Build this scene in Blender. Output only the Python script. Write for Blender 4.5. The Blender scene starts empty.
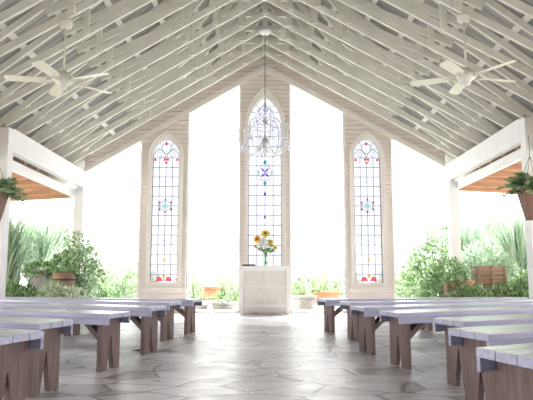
import bpy, bmesh, math, random
from math import sin, cos, pi, radians, sqrt
from mathutils import Vector, Matrix

C = bpy.context.scene.collection
V = Vector

# ------------------------------------------------------------------ materials
def mat(name, col, rough=.6, var=.08, scale=6, bump=0, spec=.4, stretch=None, col2=None, metal=0, coat=0):
    m = bpy.data.materials.new(name); m.use_nodes = True
    nt = m.node_tree; N = nt.nodes; L = nt.links
    b = N['Principled BSDF']
    b.inputs['Roughness'].default_value = rough
    b.inputs['Metallic'].default_value = metal
    b.inputs['Specular IOR Level'].default_value = spec
    tc = N.new('ShaderNodeTexCoord'); mp = N.new('ShaderNodeMapping')
    if stretch: mp.inputs['Scale'].default_value = stretch
    L.new(tc.outputs['Object'], mp.inputs['Vector'])
    nz = N.new('ShaderNodeTexNoise'); nz.inputs['Scale'].default_value = scale; nz.inputs['Detail'].default_value = 5
    L.new(mp.outputs[0], nz.inputs['Vector'])
    r = N.new('ShaderNodeValToRGB')
    c2 = col2 or tuple(c*(1-var*2) for c in col)
    r.color_ramp.elements[0].position = .3; r.color_ramp.elements[1].position = .7
    r.color_ramp.elements[0].color = (*c2, 1); r.color_ramp.elements[1].color = (*col, 1)
    L.new(nz.outputs['Fac'], r.inputs['Fac']); L.new(r.outputs['Color'], b.inputs['Base Color'])
    if bump:
        bp = N.new('ShaderNodeBump'); bp.inputs['Strength'].default_value = bump; bp.inputs['Distance'].default_value = .01
        L.new(nz.outputs['Fac'], bp.inputs['Height']); L.new(bp.outputs[0], b.inputs['Normal'])
    return m

def leaf_mat(name, cols, trans=.45, rough=.6):
    m = bpy.data.materials.new(name); m.use_nodes = True
    nt = m.node_tree; N = nt.nodes; L = nt.links
    for n in list(N): N.remove(n)
    out = N.new('ShaderNodeOutputMaterial'); g = N.new('ShaderNodeNewGeometry')
    r = N.new('ShaderNodeValToRGB'); r.color_ramp.interpolation = 'LINEAR'
    el = r.color_ramp.elements
    while len(el) < len(cols): el.new(.5)
    for i, c in enumerate(cols): el[i].position = i/(len(cols)-1); el[i].color = (*c, 1)
    L.new(g.outputs['Random Per Island'], r.inputs['Fac'])
    d = N.new('ShaderNodeBsdfDiffuse'); t = N.new('ShaderNodeBsdfTranslucent'); mx = N.new('ShaderNodeMixShader')
    mx.inputs[0].default_value = trans
    L.new(r.outputs['Color'], d.inputs['Color']); L.new(r.outputs['Color'], t.inputs['Color'])
    L.new(d.outputs[0], mx.inputs[1]); L.new(t.outputs[0], mx.inputs[2]); L.new(mx.outputs[0], out.inputs['Surface'])
    return m

def glass_mat(name, col, trans=.8, rough=.05):
    m = bpy.data.materials.new(name); m.use_nodes = True
    nt = m.node_tree; N = nt.nodes; L = nt.links
    for n in list(N): N.remove(n)
    out = N.new('ShaderNodeOutputMaterial')
    tr = N.new('ShaderNodeBsdfTransparent'); tr.inputs['Color'].default_value = (*col, 1)
    tl = N.new('ShaderNodeBsdfTranslucent'); tl.inputs['Color'].default_value = (*col, 1)
    nz = N.new('ShaderNodeTexNoise'); nz.inputs['Scale'].default_value = 9
    mul = N.new('ShaderNodeMath'); mul.operation = 'MULTIPLY_ADD'
    mul.inputs[1].default_value = .1; mul.inputs[2].default_value = 1-trans-.05
    L.new(nz.outputs['Fac'], mul.inputs[0])
    mx = N.new('ShaderNodeMixShader'); L.new(mul.outputs[0], mx.inputs[0])
    L.new(tr.outputs[0], mx.inputs[1]); L.new(tl.outputs[0], mx.inputs[2])
    gl = N.new('ShaderNodeBsdfGlossy'); gl.inputs['Roughness'].default_value = rough
    m2 = N.new('ShaderNodeMixShader'); m2.inputs[0].default_value = .05
    L.new(mx.outputs[0], m2.inputs[1]); L.new(gl.outputs[0], m2.inputs[2]); L.new(m2.outputs[0], out.inputs['Surface'])
    return m

def floor_mat():
    m = bpy.data.materials.new('flagstone'); m.use_nodes = True
    nt = m.node_tree; N = nt.nodes; L = nt.links
    b = N['Principled BSDF']; b.inputs['Specular IOR Level'].default_value = .55
    tc = N.new('ShaderNodeTexCoord')
    nz = N.new('ShaderNodeTexNoise'); nz.inputs['Scale'].default_value = 1.7; nz.inputs['Detail'].default_value = 2
    L.new(tc.outputs['Object'], nz.inputs['Vector'])
    mixv = N.new('ShaderNodeVectorMath'); mixv.operation = 'MULTIPLY_ADD'
    mixv.inputs[1].default_value = (.09, .09, 0)
    L.new(nz.outputs['Color'], mixv.inputs[0]); L.new(tc.outputs['Object'], mixv.inputs[2])
    mp = N.new('ShaderNodeMapping'); mp.inputs['Scale'].default_value = (.85, 1.3, 0); mp.inputs['Rotation'].default_value = (0, 0, .4)
    L.new(mixv.outputs[0], mp.inputs['Vector'])
    ve = N.new('ShaderNodeTexVoronoi'); ve.feature = 'DISTANCE_TO_EDGE'; ve.inputs['Scale'].default_value = 2.25; ve.inputs['Randomness'].default_value = 1
    vc = N.new('ShaderNodeTexVoronoi'); vc.feature = 'F1'; vc.inputs['Scale'].default_value = 2.25; vc.inputs['Randomness'].default_value = 1
    L.new(mp.outputs[0], ve.inputs['Vector']); L.new(mp.outputs[0], vc.inputs['Vector'])
    edge = N.new('ShaderNodeValToRGB'); edge.color_ramp.elements[0].position = .010; edge.color_ramp.elements[1].position = .034
    L.new(ve.outputs['Distance'], edge.inputs['Fac'])
    sep = N.new('ShaderNodeSeparateColor'); L.new(vc.outputs['Color'], sep.inputs[0])
    stone = N.new('ShaderNodeValToRGB'); e = stone.color_ramp.elements
    e[0].position = 0; e[0].color = (.47, .475, .50, 1); e[1].position = 1; e[1].color = (.84, .845, .88, 1)
    x = e.new(.5); x.color = (.72, .725, .765, 1)
    L.new(sep.outputs[0], stone.inputs['Fac'])
    n2 = N.new('ShaderNodeTexNoise'); n2.inputs['Scale'].default_value = 5; n2.inputs['Detail'].default_value = 8
    L.new(tc.outputs['Object'], n2.inputs['Vector'])
    mot = N.new('ShaderNodeMix'); mot.data_type = 'RGBA'; mot.blend_type = 'MULTIPLY'; mot.inputs[0].default_value = .6
    r2 = N.new('ShaderNodeValToRGB'); r2.color_ramp.elements[0].position = .3; r2.color_ramp.elements[0].color = (.62, .60, .61, 1); r2.color_ramp.elements[1].position = .65
    L.new(n2.outputs['Fac'], r2.inputs['Fac'])
    L.new(stone.outputs['Color'], mot.inputs[6]); L.new(r2.outputs['Color'], mot.inputs[7])
    grout = N.new('ShaderNodeMix'); grout.data_type = 'RGBA'
    grout.inputs[6].default_value = (.25, .235, .235, 1)
    L.new(edge.outputs['Color'], grout.inputs[0]); L.new(mot.outputs[2], grout.inputs[7])
    L.new(grout.outputs[2], b.inputs['Base Color'])
    rr = N.new('ShaderNodeMapRange'); rr.inputs[3].default_value = .16; rr.inputs[4].default_value = .5
    L.new(n2.outputs['Fac'], rr.inputs[0]); L.new(rr.outputs[0], b.inputs['Roughness'])
    h = N.new('ShaderNodeMath'); h.operation = 'MULTIPLY_ADD'; h.inputs[1].default_value = .25
    L.new(n2.outputs['Fac'], h.inputs[0]); L.new(edge.outputs['Color'], h.inputs[2])
    bp = N.new('ShaderNodeBump'); bp.inputs['Strength'].default_value = .25; bp.inputs['Distance'].default_value = .006
    L.new(h.outputs[0], bp.inputs['Height']); L.new(bp.outputs[0], b.inputs['Normal'])
    return m

M = dict(
    white=mat('white_paint', (.86, .85, .81), .55, .04, 3, .15),
    truss=mat('truss_paint', (.82, .81, .74), .6, .07, 4, .2),
    beam=mat('beam_paint', (.82, .82, .81), .5, .03, 3),
    deck=mat('roof_metal', (.36, .355, .33), .45, .08, 2),
    purlin=mat('purlin_paint', (.78, .77, .72), .6, .08, 4),
    siding=mat('siding_paint', (.86, .78, .71), .65, .05, 5, .1, stretch=(1, 1, 6)),
    frame=mat('window_frame_paint', (.87, .83, .77), .55, .03, 4),
    lead=mat('lead_came', (.30, .30, .34), .5, .1, 20, metal=.3),
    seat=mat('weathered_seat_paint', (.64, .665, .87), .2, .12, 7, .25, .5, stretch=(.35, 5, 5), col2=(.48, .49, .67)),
    apron=mat('weathered_apron_shaded', (.54, .565, .79), .5, .15, 7, .25, .4, stretch=(.35, 5, 5), col2=(.36, .375, .53)),  # same paint as the seat, shade of the upright faces put into the colour
    leg=mat('brown_leg_wood', (.27, .20, .185), .6, .15, 6, .3, .3, stretch=(6, 6, .6), col2=(.16, .115, .108)),
    cedar=mat('cedar_wood', (.62, .36, .21), .6, .1, 5, .2, stretch=(.5, 6, 6), col2=(.40, .22, .13)),
    crate=mat('crate_wood', (.36, .25, .17), .7, .15, 6, .3, stretch=(.6, 6, 6), col2=(.22, .15, .10)),
    stone=mat('grey_stone', (.48, .46, .44), .8, .15, 8, .4),
    gravel=mat('pale_gravel', (.72, .71, .67), .9, .08, 30, .3),
    terracotta=mat('terracotta', (.62, .33, .20), .75, .12, 9, .2),
    wicker=mat('brown_wicker', (.25, .13, .09), .7, .2, 30, .5, stretch=(1, 1, 4)),
    fan=mat('ivory_enamel', (.80, .79, .66), .4, .03, 3),
    fanmetal=mat('cream_metal', (.74, .73, .66), .35, .03, 3),
    dark=mat('dark_metal', (.03, .028, .025), .5, .1, 10),
    cable=mat('grey_cable', (.22, .21, .20), .5, .1, 10, metal=.5),
    chand=mat('white_enamel', (.80, .80, .80), .35, .03, 5),
    silver=mat('silver_metal', (.62, .62, .66), .3, .06, 8, metal=.6),
    black=mat('black_leather', (.018, .017, .016), .5, .1, 30, .2),
    cloth=mat('cream_panel', (.76, .72, .66), .85, .05, 6, .1),
    petal=mat('sunflower_yellow', (.98, .72, .04), .6, .1, 12),
    petal2=mat('sunflower_orange', (.98, .50, .03), .6, .1, 12),
    disc=mat('sunflower_disc', (.16, .06, .02), .9, .2, 60, .6),
    whitepetal=mat('white_petal', (.90, .90, .86), .6, .03, 12),
    stem=mat('green_stem', (.16, .30, .08), .6, .1, 12),
    bark=mat('bark', (.18, .13, .09), .85, .2, 14, .5),
    deadleaf=mat('dead_leaf', (.06, .045, .035), .8, .2, 20),
    water=glass_mat('vase_water', (.86, .95, .88), .85),
    glass=glass_mat('clear_glass', (.55, .555, .59), .9),
    vaseglass=glass_mat('vase_glass', (.93, .97, .95), .9),
    crystal=glass_mat('crystal', (.86, .88, .95), .5, .02),
)
for nme, c in dict(red=(.85, .03, .10), orange=(.95, .35, .08), yellow=(.95, .75, .12), purple=(.25, .18, .75), teal=(.05, .62, .62), pale=(.78, .93, .92), lilac=(.62, .58, .92)).items():
    M['g_'+nme] = glass_mat(nme+'_glass', c, .45)
M['leaf_mid'] = leaf_mat('leaf_mid', [(.10, .20, .08), (.26, .40, .20), (.50, .62, .40)])
M['leaf_dark'] = leaf_mat('leaf_dark', [(.10, .18, .09), (.32, .45, .27), (.60, .68, .52)], .35)
M['leaf_grass'] = leaf_mat('leaf_grass', [(.22, .34, .24), (.42, .55, .41), (.66, .74, .60)], .6)
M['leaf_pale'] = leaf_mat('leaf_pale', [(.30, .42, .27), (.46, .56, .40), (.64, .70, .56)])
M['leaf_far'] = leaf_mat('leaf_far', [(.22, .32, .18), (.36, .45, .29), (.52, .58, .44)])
M['leaf_fern'] = leaf_mat('leaf_fern', [(.14, .25, .10), (.32, .44, .24), (.52, .60, .42)])

# ------------------------------------------------------------------ mesh collector
class MB:
    def __init__(s): s.v = []; s.f = []
    def add(s, vs, fs):
        o = len(s.v); s.v += [tuple(p) for p in vs]; s.f += [tuple(i+o for i in f) for f in fs]; return s
    def hexa(s, p):      # 4 bottom, 4 top, same order
        return s.add(p, [(0, 3, 2, 1), (4, 5, 6, 7), (0, 1, 5, 4), (1, 2, 6, 5), (2, 3, 7, 6), (3, 0, 4, 7)])
    def box(s, x0, x1, y0, y1, z0, z1):
        return s.hexa([(x0, y0, z0), (x1, y0, z0), (x1, y1, z0), (x0, y1, z0), (x0, y0, z1), (x1, y0, z1), (x1, y1, z1), (x0, y1, z1)])
    def bar(s, a, b, w, h, up=(0, 0, 1)):   # w sideways, h along up
        a = V(a); b = V(b); d = (b-a).normalized(); sd = d.cross(V(up)).normalized(); u = sd.cross(d).normalized()
        sd *= w/2; u *= h/2
        return s.hexa([a-sd-u, a+sd-u, b+sd-u, b-sd-u, a-sd+u, a+sd+u, b+sd+u, b-sd+u])
    def prism(s, poly, y0, y1):             # poly of (x,z)
        n = len(poly)
        vs = [(x, y0, z) for x, z in poly]+[(x, y1, z) for x, z in poly]
        return s.add(vs, [tuple(range(n)), tuple(range(2*n-1, n-1, -1))]+[(i, (i+1) % n, (i+1) % n+n, i+n) for i in range(n)])
    def tube(s, pts, r, n=6, cap=True):
        pts = [V(p) for p in pts]; rs = r if isinstance(r, (list, tuple)) else [r]*len(pts)
        vs = []; fs = []; prev = None
        for i, p in enumerate(pts):
            d = (pts[min(i+1, len(pts)-1)]-pts[max(i-1, 0)]).normalized()
            if prev is None: a = d.cross(V((0, 0, 1)) if abs(d.z) < .9 else V((1, 0, 0))).normalized()
            else: a = (prev-d*prev.dot(d)).normalized()
            prev = a; b = d.cross(a)
            vs += [p+(a*cos(2*pi*k/n)+b*sin(2*pi*k/n))*rs[i] for k in range(n)]
        for i in range(len(pts)-1):
            for k in range(n): fs.append((i*n+k, i*n+(k+1) % n, (i+1)*n+(k+1) % n, (i+1)*n+k))
        if cap: fs += [tuple(range(n-1, -1, -1)), tuple(range((len(pts)-1)*n, len(pts)*n))]
        return s.add(vs, fs)
    def lathe(s, prof, c=(0, 0, 0), n=20):   # prof (r,z)
        vs = [(c[0]+r*cos(2*pi*k/n), c[1]+r*sin(2*pi*k/n), c[2]+z) for r, z in prof for k in range(n)]
        fs = [(i*n+k, i*n+(k+1) % n, (i+1)*n+(k+1) % n, (i+1)*n+k) for i in range(len(prof)-1) for k in range(n)]
        fs += [tuple(range(n-1, -1, -1)), tuple(range((len(prof)-1)*n, len(prof)*n))]
        return s.add(vs, fs)
    def ball(s, c, r, n=8, sc=(1, 1, 1)):
        prof = [(max(r*sin(pi*i/n), 1e-4), -r*cos(pi*i/n)) for i in range(n+1)]
        m = MB().lathe(prof, (0, 0, 0), n+2)
        return s.add([(c[0]+p[0]*sc[0], c[1]+p[1]*sc[1], c[2]+p[2]*sc[2]) for p in m.v], m.f)
    def build(s, name, m, parent=None, smooth=False, loc=(0, 0, 0), fix=True, bevel=0):
        me = bpy.data.meshes.new(name); me.from_pydata(s.v, [], s.f)
        if fix:
            bm = bmesh.new(); bm.from_mesh(me); bmesh.ops.recalc_face_normals(bm, faces=bm.faces); bm.to_mesh(me); bm.free()
        me.materials.append(M[m])
        if smooth:
            for p in me.polygons: p.use_smooth = True
        o = bpy.data.objects.new(name, me); C.objects.link(o); o.location = loc
        if parent: o.parent = parent
        if bevel:
            b = o.modifiers.new('bevel', 'BEVEL'); b.width = bevel; b.segments = 2; b.limit_method = 'ANGLE'
        return o

def tag(o, label, cat, group=None, kind=None):
    o['label'] = label; o['category'] = cat
    if group: o['group'] = group
    if kind: o['kind'] = kind
    return o
def thing(name, label, cat, loc=(0, 0, 0), rz=0, group=None, kind=None):
    o = bpy.data.objects.new(name, None); C.objects.link(o); o.empty_display_size = .1
    o.location = loc; o.rotation_euler = (0, 0, rz)
    return tag(o, label, cat, group, kind)
def copy_tree(o, parent=None):
    c = o.copy(); C.objects.link(c)
    if parent: c.parent = parent
    for ch in list(o.children): copy_tree(ch, c)
    return c
ORD = ['first', 'second', 'third', 'fourth', 'fifth', 'sixth', 'seventh', 'eighth', 'ninth', 'tenth', 'eleventh', 'twelfth', 'thirteenth', 'fourteenth', 'fifteenth', 'sixteenth']

# ------------------------------------------------------------------ key dimensions
YW = 12.65                    # inner face of the window wall
HW = 3.9                      # half span
EL, ER = 3.0, 3.13            # eave height left / right (underside of the trusses)
AP = 5.31                     # underside of the truss apex
RID = 6.2                    # underside of roof at the ridge
def low(x):                   # underside of the bottom chord
    return AP-(AP-(EL if x < 0 else ER))*abs(x)/HW
def top(x):                   # upper side of the top chord
    e = (EL if x < 0 else ER)+.19
    return RID-(RID-e)*abs(x)/HW

# ------------------------------------------------------------------ ground and floor
o = MB().box(-4.12, 4.12, -5.6, 12.9, -.12, 0).build('floor', None or 'stone'); o.data.materials.clear(); o.data.materials.append(floor_mat())
tag(o, 'pale grey flagstone floor of irregular stones', 'floor', kind='structure')
o = MB().box(-40, 40, -8, 60, -.4, -.13).build('ground', 'gravel')
tag(o, 'bleached pale ground outside the open chapel', 'ground', kind='structure')
for i, (a, b, t) in enumerate([(-3.7, -2.66, 'between the left post and left window panel'), (-1.64, -.55, 'in the opening left of the podium'), (.55, 1.69, 'in the opening right of the podium'), (2.72, 3.8, 'between the right window panel and right post')]):
    o = MB().box(a+.002, b-.002, YW, YW+.22, 0, .06).build('trim_%d' % (i+1), 'frame', bevel=.008)
    tag(o, 'low pale kerb along the floor edge '+t, 'kerb', kind='structure')

# ------------------------------------------------------------------ windows
def arch(cx, hw, zs, h, n=10):       # right-going list of points from left spring over the apex
    R = (h*h+hw*hw)/(2*hw)
    half = []
    for i in range(n+1):
        z = h*i/n; half.append((sqrt(max(R*R-z*z, 0))-(R-hw), z))
    pts = [(cx-x, zs+z) for x, z in half]+[(cx+x, zs+z) for x, z in half[::-1][1:]]
    return pts
def arch_half(z, hw, zs, h):
    if z <= zs: return hw
    if z >= zs+h: return 0
    R = (h*h+hw*hw)/(2*hw)
    return sqrt(R*R-(z-zs)**2)-(R-hw)

WIN = [dict(n=1, cx=-2.12, hw=.29, zb=.62, zs=3.30, h=.40, fo=.375, fh=.55, fz=.52, step=.2075, label='left pointed-arch window of leaded glass with red bow near its top'),
       dict(n=2, cx=0, hw=.36, zb=.95, zs=3.98, h=.66, fo=.43, fh=.87, fz=.85, step=.213, label='tall middle pointed-arch leaded window with purple cross in its centre'),
       dict(n=3, cx=2.18, hw=.29, zb=.62, zs=3.30, h=.40, fo=.375, fh=.55, fz=.52, step=.2075, label='right pointed-arch window of leaded glass with red bow near its top')]
PAN = [(-2.66, -1.64), (-.55, .55), (1.69, 2.72)]

def wall():
    w = MB(); gap = .10; z = 0
    k = 0
    while z < 6.2:
        z1 = z+gap
        # x-break list: towers and the field above the sloping trim
        segs = []
        for (a, b), W in zip(PAN, WIN):
            zo = W['zs']; 
            hb0 = arch_half(z, W['fo']-.04, zo, W['fh']-.05) if z >= W['fz']-.05 else 0
            hb1 = arch_half(z1, W['fo']-.04, zo, W['fh']-.05) if z1 >= W['fz'] else 0
            if z < W['fz']-.05 : hb0 = hb1 = 0
            if hb0 == 0 and hb1 == 0: segs.append((a, b, a, b))
            else:
                segs.append((a, W['cx']-hb0, a, W['cx']-hb1)); segs.append((W['cx']+hb0, b, W['cx']+hb1, b))
        out = []
        for (a0, b0, a1, b1) in segs:      # cut away what would rise above the roof
            n = 6
            for i in range(n):
                p0 = a0+(b0-a0)*i/n; p1 = a0+(b0-a0)*(i+1)/n; q0 = a1+(b1-a1)*i/n; q1 = a1+(b1-a1)*(i+1)/n
                out.append((p0, p1, q0, q1))
        # the gable field between the towers, above the sloping trim
        for (a, b) in [(-3.86, -2.66), (-1.64, -.55), (.55, 1.69), (2.72, 3.86)]:
            n = 10
            for i in range(n):
                p0 = a+(b-a)*i/n; p1 = a+(b-a)*(i+1)/n
                if z1 > min(low(p0), low(p1))-.04: out.append((p0, p1, p0, p1, 1))
        for (p0, p1, q0, q1, *fl_) in out:
            zb_ = [min(max(z, low(p)-.05), z1) if fl_ else z for p in (p0, p1)]
            tz = [max(min(z1, top(q)+.04), zz) for q, zz in zip((q0, q1), zb_)]
            if tz[0]-zb_[0]+tz[1]-zb_[1] < .004: continue
            w.hexa([(p0, YW+.015, zb_[0]), (p1, YW+.015, zb_[1]), (p1, YW+.09, zb_[1]), (p0, YW+.09, zb_[0]), (q0, YW+.015, tz[0]), (q1, YW+.015, tz[1]), (q1, YW+.09, tz[1]), (q0, YW+.09, tz[0])])
            gz = [max(zz, min(tt, z1-.011)) for zz, tt in zip(zb_, tz)]
            if gz[0]-zb_[0]+gz[1]-zb_[1] < .004: continue
            w.hexa([(p0, YW-.014, zb_[0]), (p1, YW-.014, zb_[1]), (p1, YW+.0145, zb_[1]), (p0, YW+.0145, zb_[0]), (q0, YW-.008, gz[0]), (q1, YW-.008, gz[1]), (q1, YW+.0145, gz[1]), (q0, YW+.0145, gz[0])])
        z = z1; k += 1
    o = w.build('wall_back', 'siding')
    tag(o, 'pale horizontal board siding of the window wall', 'wall', kind='structure')
wall()
# corner boards on the tower edges
tn = 1+4
for (a, b), nm in zip(PAN, ['left window panel', 'middle window panel', 'right window panel']):
    for x, sd in ((a, 'left'), (b, 'right')):
        s = 1 if sd == 'left' else -1
        o = MB().box(min(x, x+s*.035), max(x, x+s*.035), YW-.03, YW+.1, 0, low(x)+.02).build('trim_%d' % tn, 'frame')
        tag(o, 'narrow upright %s edge board of the %s' % (sd, nm), 'trim', kind='structure'); tn += 1

def diamond(cx, cz, a, b): return [(cx-a, cz), (cx, cz-b), (cx+a, cz), (cx, cz+b)]
def window(W):
    t = thing('window_%d' % W['n'], W['label'], 'window', (W['cx'], YW, W['zb']), kind='structure')
    zb = W['zb']
    # frame
    inn = [(-W['hw'], W['zb']-zb)]+arch(0, W['hw'], W['zs']-zb, W['h'])+[(W['hw'], 0)]
    out = [(-W['fo'], W['fz']-zb)]+arch(0, W['fo'], W['zs']-zb, W['fh'])+[(W['fo'], W['fz']-zb)]
    f = MB(); n = len(inn)
    for y0, y1, gi in ((-.045, .08, 0),):
        for i in range(n):
            j = (i+1) % n
            a, b, c, d = inn[i], inn[j], out[j], out[i]
            f.hexa([(a[0], y0, a[1]), (b[0], y0, b[1]), (c[0], y0, c[1]), (d[0], y0, d[1]), (a[0], y1, a[1]), (b[0], y1, b[1]), (c[0], y1, c[1]), (d[0], y1, d[1])])
    # raised outer moulding
    prev = out
    m2 = [(x*.93, W['fz']-zb+.03 if i in (0, n-1) else z-(.012 if 0 < i < n-1 and z > W['zs']-zb else 0)) for i, (x, z) in enumerate(out)]
    for i in range(n):
        j = (i+1) % n
        a, b, c, d = m2[i], m2[j], out[j], out[i]
        f.hexa([(a[0], -.07, a[1]), (b[0], -.07, b[1]), (c[0], -.07, c[1]), (d[0], -.07, d[1]), (a[0], -.04, a[1]), (b[0], -.04, b[1]), (c[0], -.04, c[1]), (d[0], -.04, d[1])])
    f.build('window_frame', 'frame', t)
    MB().box(-W['fo']-.03, W['fo']+.03, -.10, 0, W['fz']-zb-.03, W['fz']-zb).build('window_sill', 'frame', t)
    MB().prism(inn, .03, .036).build('glass_pane', 'glass', t)
    # lead
    l = MB(); th = .012; y0, y1 = .018, .03
    def seg(p, q, w=th): l.bar((p[0], (y0+y1)/2, p[1]), (q[0], (y0+y1)/2, q[1]), w, y1-y0, up=(0, 1, 0))
    hw = W['hw']; H = W['zs']-zb
    zt = H-.02
    xs = [-hw*.96, -hw*.48, 0, hw*.48, hw*.96]
    for x in xs: seg((x, 0), (x, zt), th if abs(x) < hw*.9 else .014)
    z = zt; levels = []
    while z > .05:
        seg((-hw, z), (hw, z)); levels.append(z); z -= W['step']
    pts = inn
    # tracery in the head: two small arches, a circle and cusps
    for c in (-hw*.5, hw*.5):
        a = arch(c, hw*.46, zt, hw*.62, 5)
        for p, q in zip(a[:-1], a[1:]): seg(p, q, .014)
        cc = [(c+hw*.17*cos(k*pi/4), zt+hw*.27+hw*.17*sin(k*pi/4)) for k in range(9)]
        for p, q in zip(cc[:-1], cc[1:]): seg(p, q, .008)
    rc = hw*.36; zc = zt+W['h']*.52
    ring = [(rc*cos(k*pi/6), zc+rc*1.1*sin(k*pi/6)) for k in range(13)]
    for p, q in zip(ring[:-1], ring[1:]): seg(p, q, .013)
    seg((0, zc+rc*1.1), (0, zt+W['h']-.01), .012)
    for s in (-1, 1):
        seg((s*rc*.9, zc+rc*.5), (s*arch_half(zc+rc*1.2, hw, H, W['h']), zc+rc*1.2), .01)
        seg((s*rc, zc), (s*arch_half(zc-.02, hw, H, W['h']), zc-.02), .01)
    P = []      # coloured pieces: (label, material, polygon)
    if W['n'] != 2:
        z0 = lambda v: v-zb
        P += [('red diamond pane', 'g_red', diamond(0, z0(3.585), .03, .042)), ('red diamond pane', 'g_red', diamond(-.235, z0(3.235), .034, .034)), ('red diamond pane', 'g_red', diamond(.235, z0(3.235), .034, .034)),
              ('red bow pane', 'g_red', [(0, z0(3.24)), (-.055, z0(3.285)), (-.05, z0(3.2))]), ('red bow pane', 'g_red', [(0, z0(3.24)), (.055, z0(3.285)), (.05, z0(3.2))]),
              ('orange pane under the bow', 'g_orange', [(-.04, z0(3.19)), (.04, z0(3.19)), (.025, z0(3.155)), (-.025, z0(3.155))])]
        for s in (-1, 1):
            P.append(('pale teal pane', 'g_pale', diamond(s*.1, z0(3.3), .032, .035)))
            P.append(('pale teal pane', 'g_pale', diamond(s*.07, z0(3.46), .025, .03)))
        zc = z0(2.24); hx = [(0, .14), (-.125, .075), (-.125, -.075), (0, -.14), (.125, -.075), (.125, .075)]
        for k in range(6):
            a, b = hx[k], hx[(k+1) % 6]; seg((a[0]*.9, zc+a[1]*.85), (b[0]*.9, zc+b[1]*.85), .012)
        P.append(('pale teal hexagon pane', 'g_pale', [(x*.55, zc+z*.6) for x, z in hx]))
        for x, z in hx: P.append(('red diamond pane', 'g_red', diamond(x, zc+z, .02, .034)))
        P.append(('small lilac pane', 'g_purple', diamond(0, z0(2.76), .016, .02)))
        P.append(('small lilac pane', 'g_purple', diamond(0, z0(1.5), .016, .02)))
        P.append(('yellow drop pane', 'g_yellow', [(-.035, z0(1.07)), (.035, z0(1.07)), (.02, z0(1.13)), (0, z0(1.16)), (-.02, z0(1.13))]))
        P.append(('yellow diamond pane', 'g_yellow', diamond(0, z0(.755), .04, .045)))
        for s in (-1, 1):
            P.append(('red petal pane', 'g_red', [(s*.02, z0(.655)), (s*.165, z0(.655)), (s*.15, z0(.71)), (s*.105, z0(.755)), (s*.055, z0(.73))]))
            P.append(('yellow border pane', 'g_yellow', [(s*.262, z0(.64)), (s*.277, z0(.64)), (s*.277, z0(.72)), (s*.262, z0(.72))]))
            P.append(('orange border pane', 'g_orange', [(s*.17, z0(.635)), (s*.26, z0(.635)), (s*.26, z0(.65)), (s*.17, z0(.65))]))
            P.append(('small yellow pane', 'g_yellow', diamond(s*.14, z0(.95), .012, .05)))
    else:
        z0 = lambda v: v-zb
        zc = z0(2.96)
        for sx in (-1, 1):
            for sz in (-1, 1):
                P.append(('purple cross pane', 'g_purple', [(0, zc), (sx*.03, zc+sz*.075), (sx*.085, zc+sz*.105), (sx*.062, zc+sz*.04)]))
        P.append(('teal star pane', 'g_teal', diamond(0, zc+.225, .042, .055))); P.append(('teal star pane', 'g_teal', diamond(0, zc-.235, .042, .055)))
        for s in (-1, 1): P.append(('pale teal pane', 'g_pale', diamond(s*.145, zc, .035, .06)))
        rg = [(.14*cos(k*pi/6), zc+.19*sin(k*pi/6)) for k in range(13)]
        for p, q in zip(rg[:-1], rg[1:]): seg(p, q, .01)
        P.append(('purple pane', 'g_purple', diamond(0, z0(2.5), .03, .05))); P.append(('purple pane', 'g_purple', diamond(0, z0(2.0), .03, .04)))
        P.append(('purple pane', 'g_purple', diamond(0, z0(1.5), .025, .035)))
        P.append(('purple crescent pane', 'g_purple', [(0, z0(4.28)), (.06, z0(4.31)), (.075, z0(4.38)), (.05, z0(4.33)), (0, z0(4.325)), (-.03, z0(4.36)), (-.035, z0(4.31))]))
        P.append(('lilac pane', 'g_lilac', diamond(0, z0(4.46), .04, .06)))
        P.append(('lilac pane', 'g_lilac', diamond(0, z0(4.17), .05, .04)))
        for s in (-1, 1):
            P.append(('lilac pane', 'g_lilac', diamond(s*.18, z0(4.08), .03, .05)))
            P.append(('purple pane', 'g_purple', diamond(s*.12, z0(4.22), .018, .03)))
    l.build('lead_came', 'lead', t)
    for lb, m, poly in P:
        o = MB().prism(poly, .014, .02).build('coloured_pane', m, t); o['label'] = lb
for W in WIN: window(W)

# ------------------------------------------------------------------ roof
dk = MB(); pu = []
for s in (-1, 1):
    e = EL if s < 0 else ER
    x1 = s*(HW+.75)
    # corrugated sheet: ribs run down the slope
    y = -5.6; P = []
    k = 0
    while y < 13.2:
        P.append((y, .0)); P.append((y+.03, .022)); P.append((y+.06, .022)); P.append((y+.09, 0)); y += .15
    vs = []; fs = []
    for (y, h) in P:
        for (x, dz) in ((0, 0), (x1, 0)):
            vs.append((x, y, top(x)+.045+h))
        for (x, dz) in ((0, 0), (x1, 0)):
            vs.append((x, y, top(x)+.052+h))
    for i in range(len(P)-1):
        a = i*4; b = a+4
        fs += [(a, a+1, b+1, b), (a+2, b+2, b+3, a+3), (a, b, b+2, a+2), (a+1, a+3, b+3, b+1)]
    fs += [(0, 2, 3, 1), (len(vs)-4, len(vs)-3, len(vs)-1, len(vs)-2)]
    dk.add(vs, fs)
ceil = dk.build('ceiling', 'deck'); tag(ceil, 'corrugated metal underside of the pitched roof', 'ceiling', kind='structure')
for s in (-1, 1):
    sl = math.atan2(top(0)-top(s*HW), HW)
    for i in range(9):
        x = s*(.2+i*.5)
        a = V((x, -5.5, top(x)+.022)); b = V((x, 13.15, top(x)+.022))
        MB().bar(a, b, .085, .04, up=(s*sin(sl), 0, cos(sl))).build('purlin', 'purlin', ceil)

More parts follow.
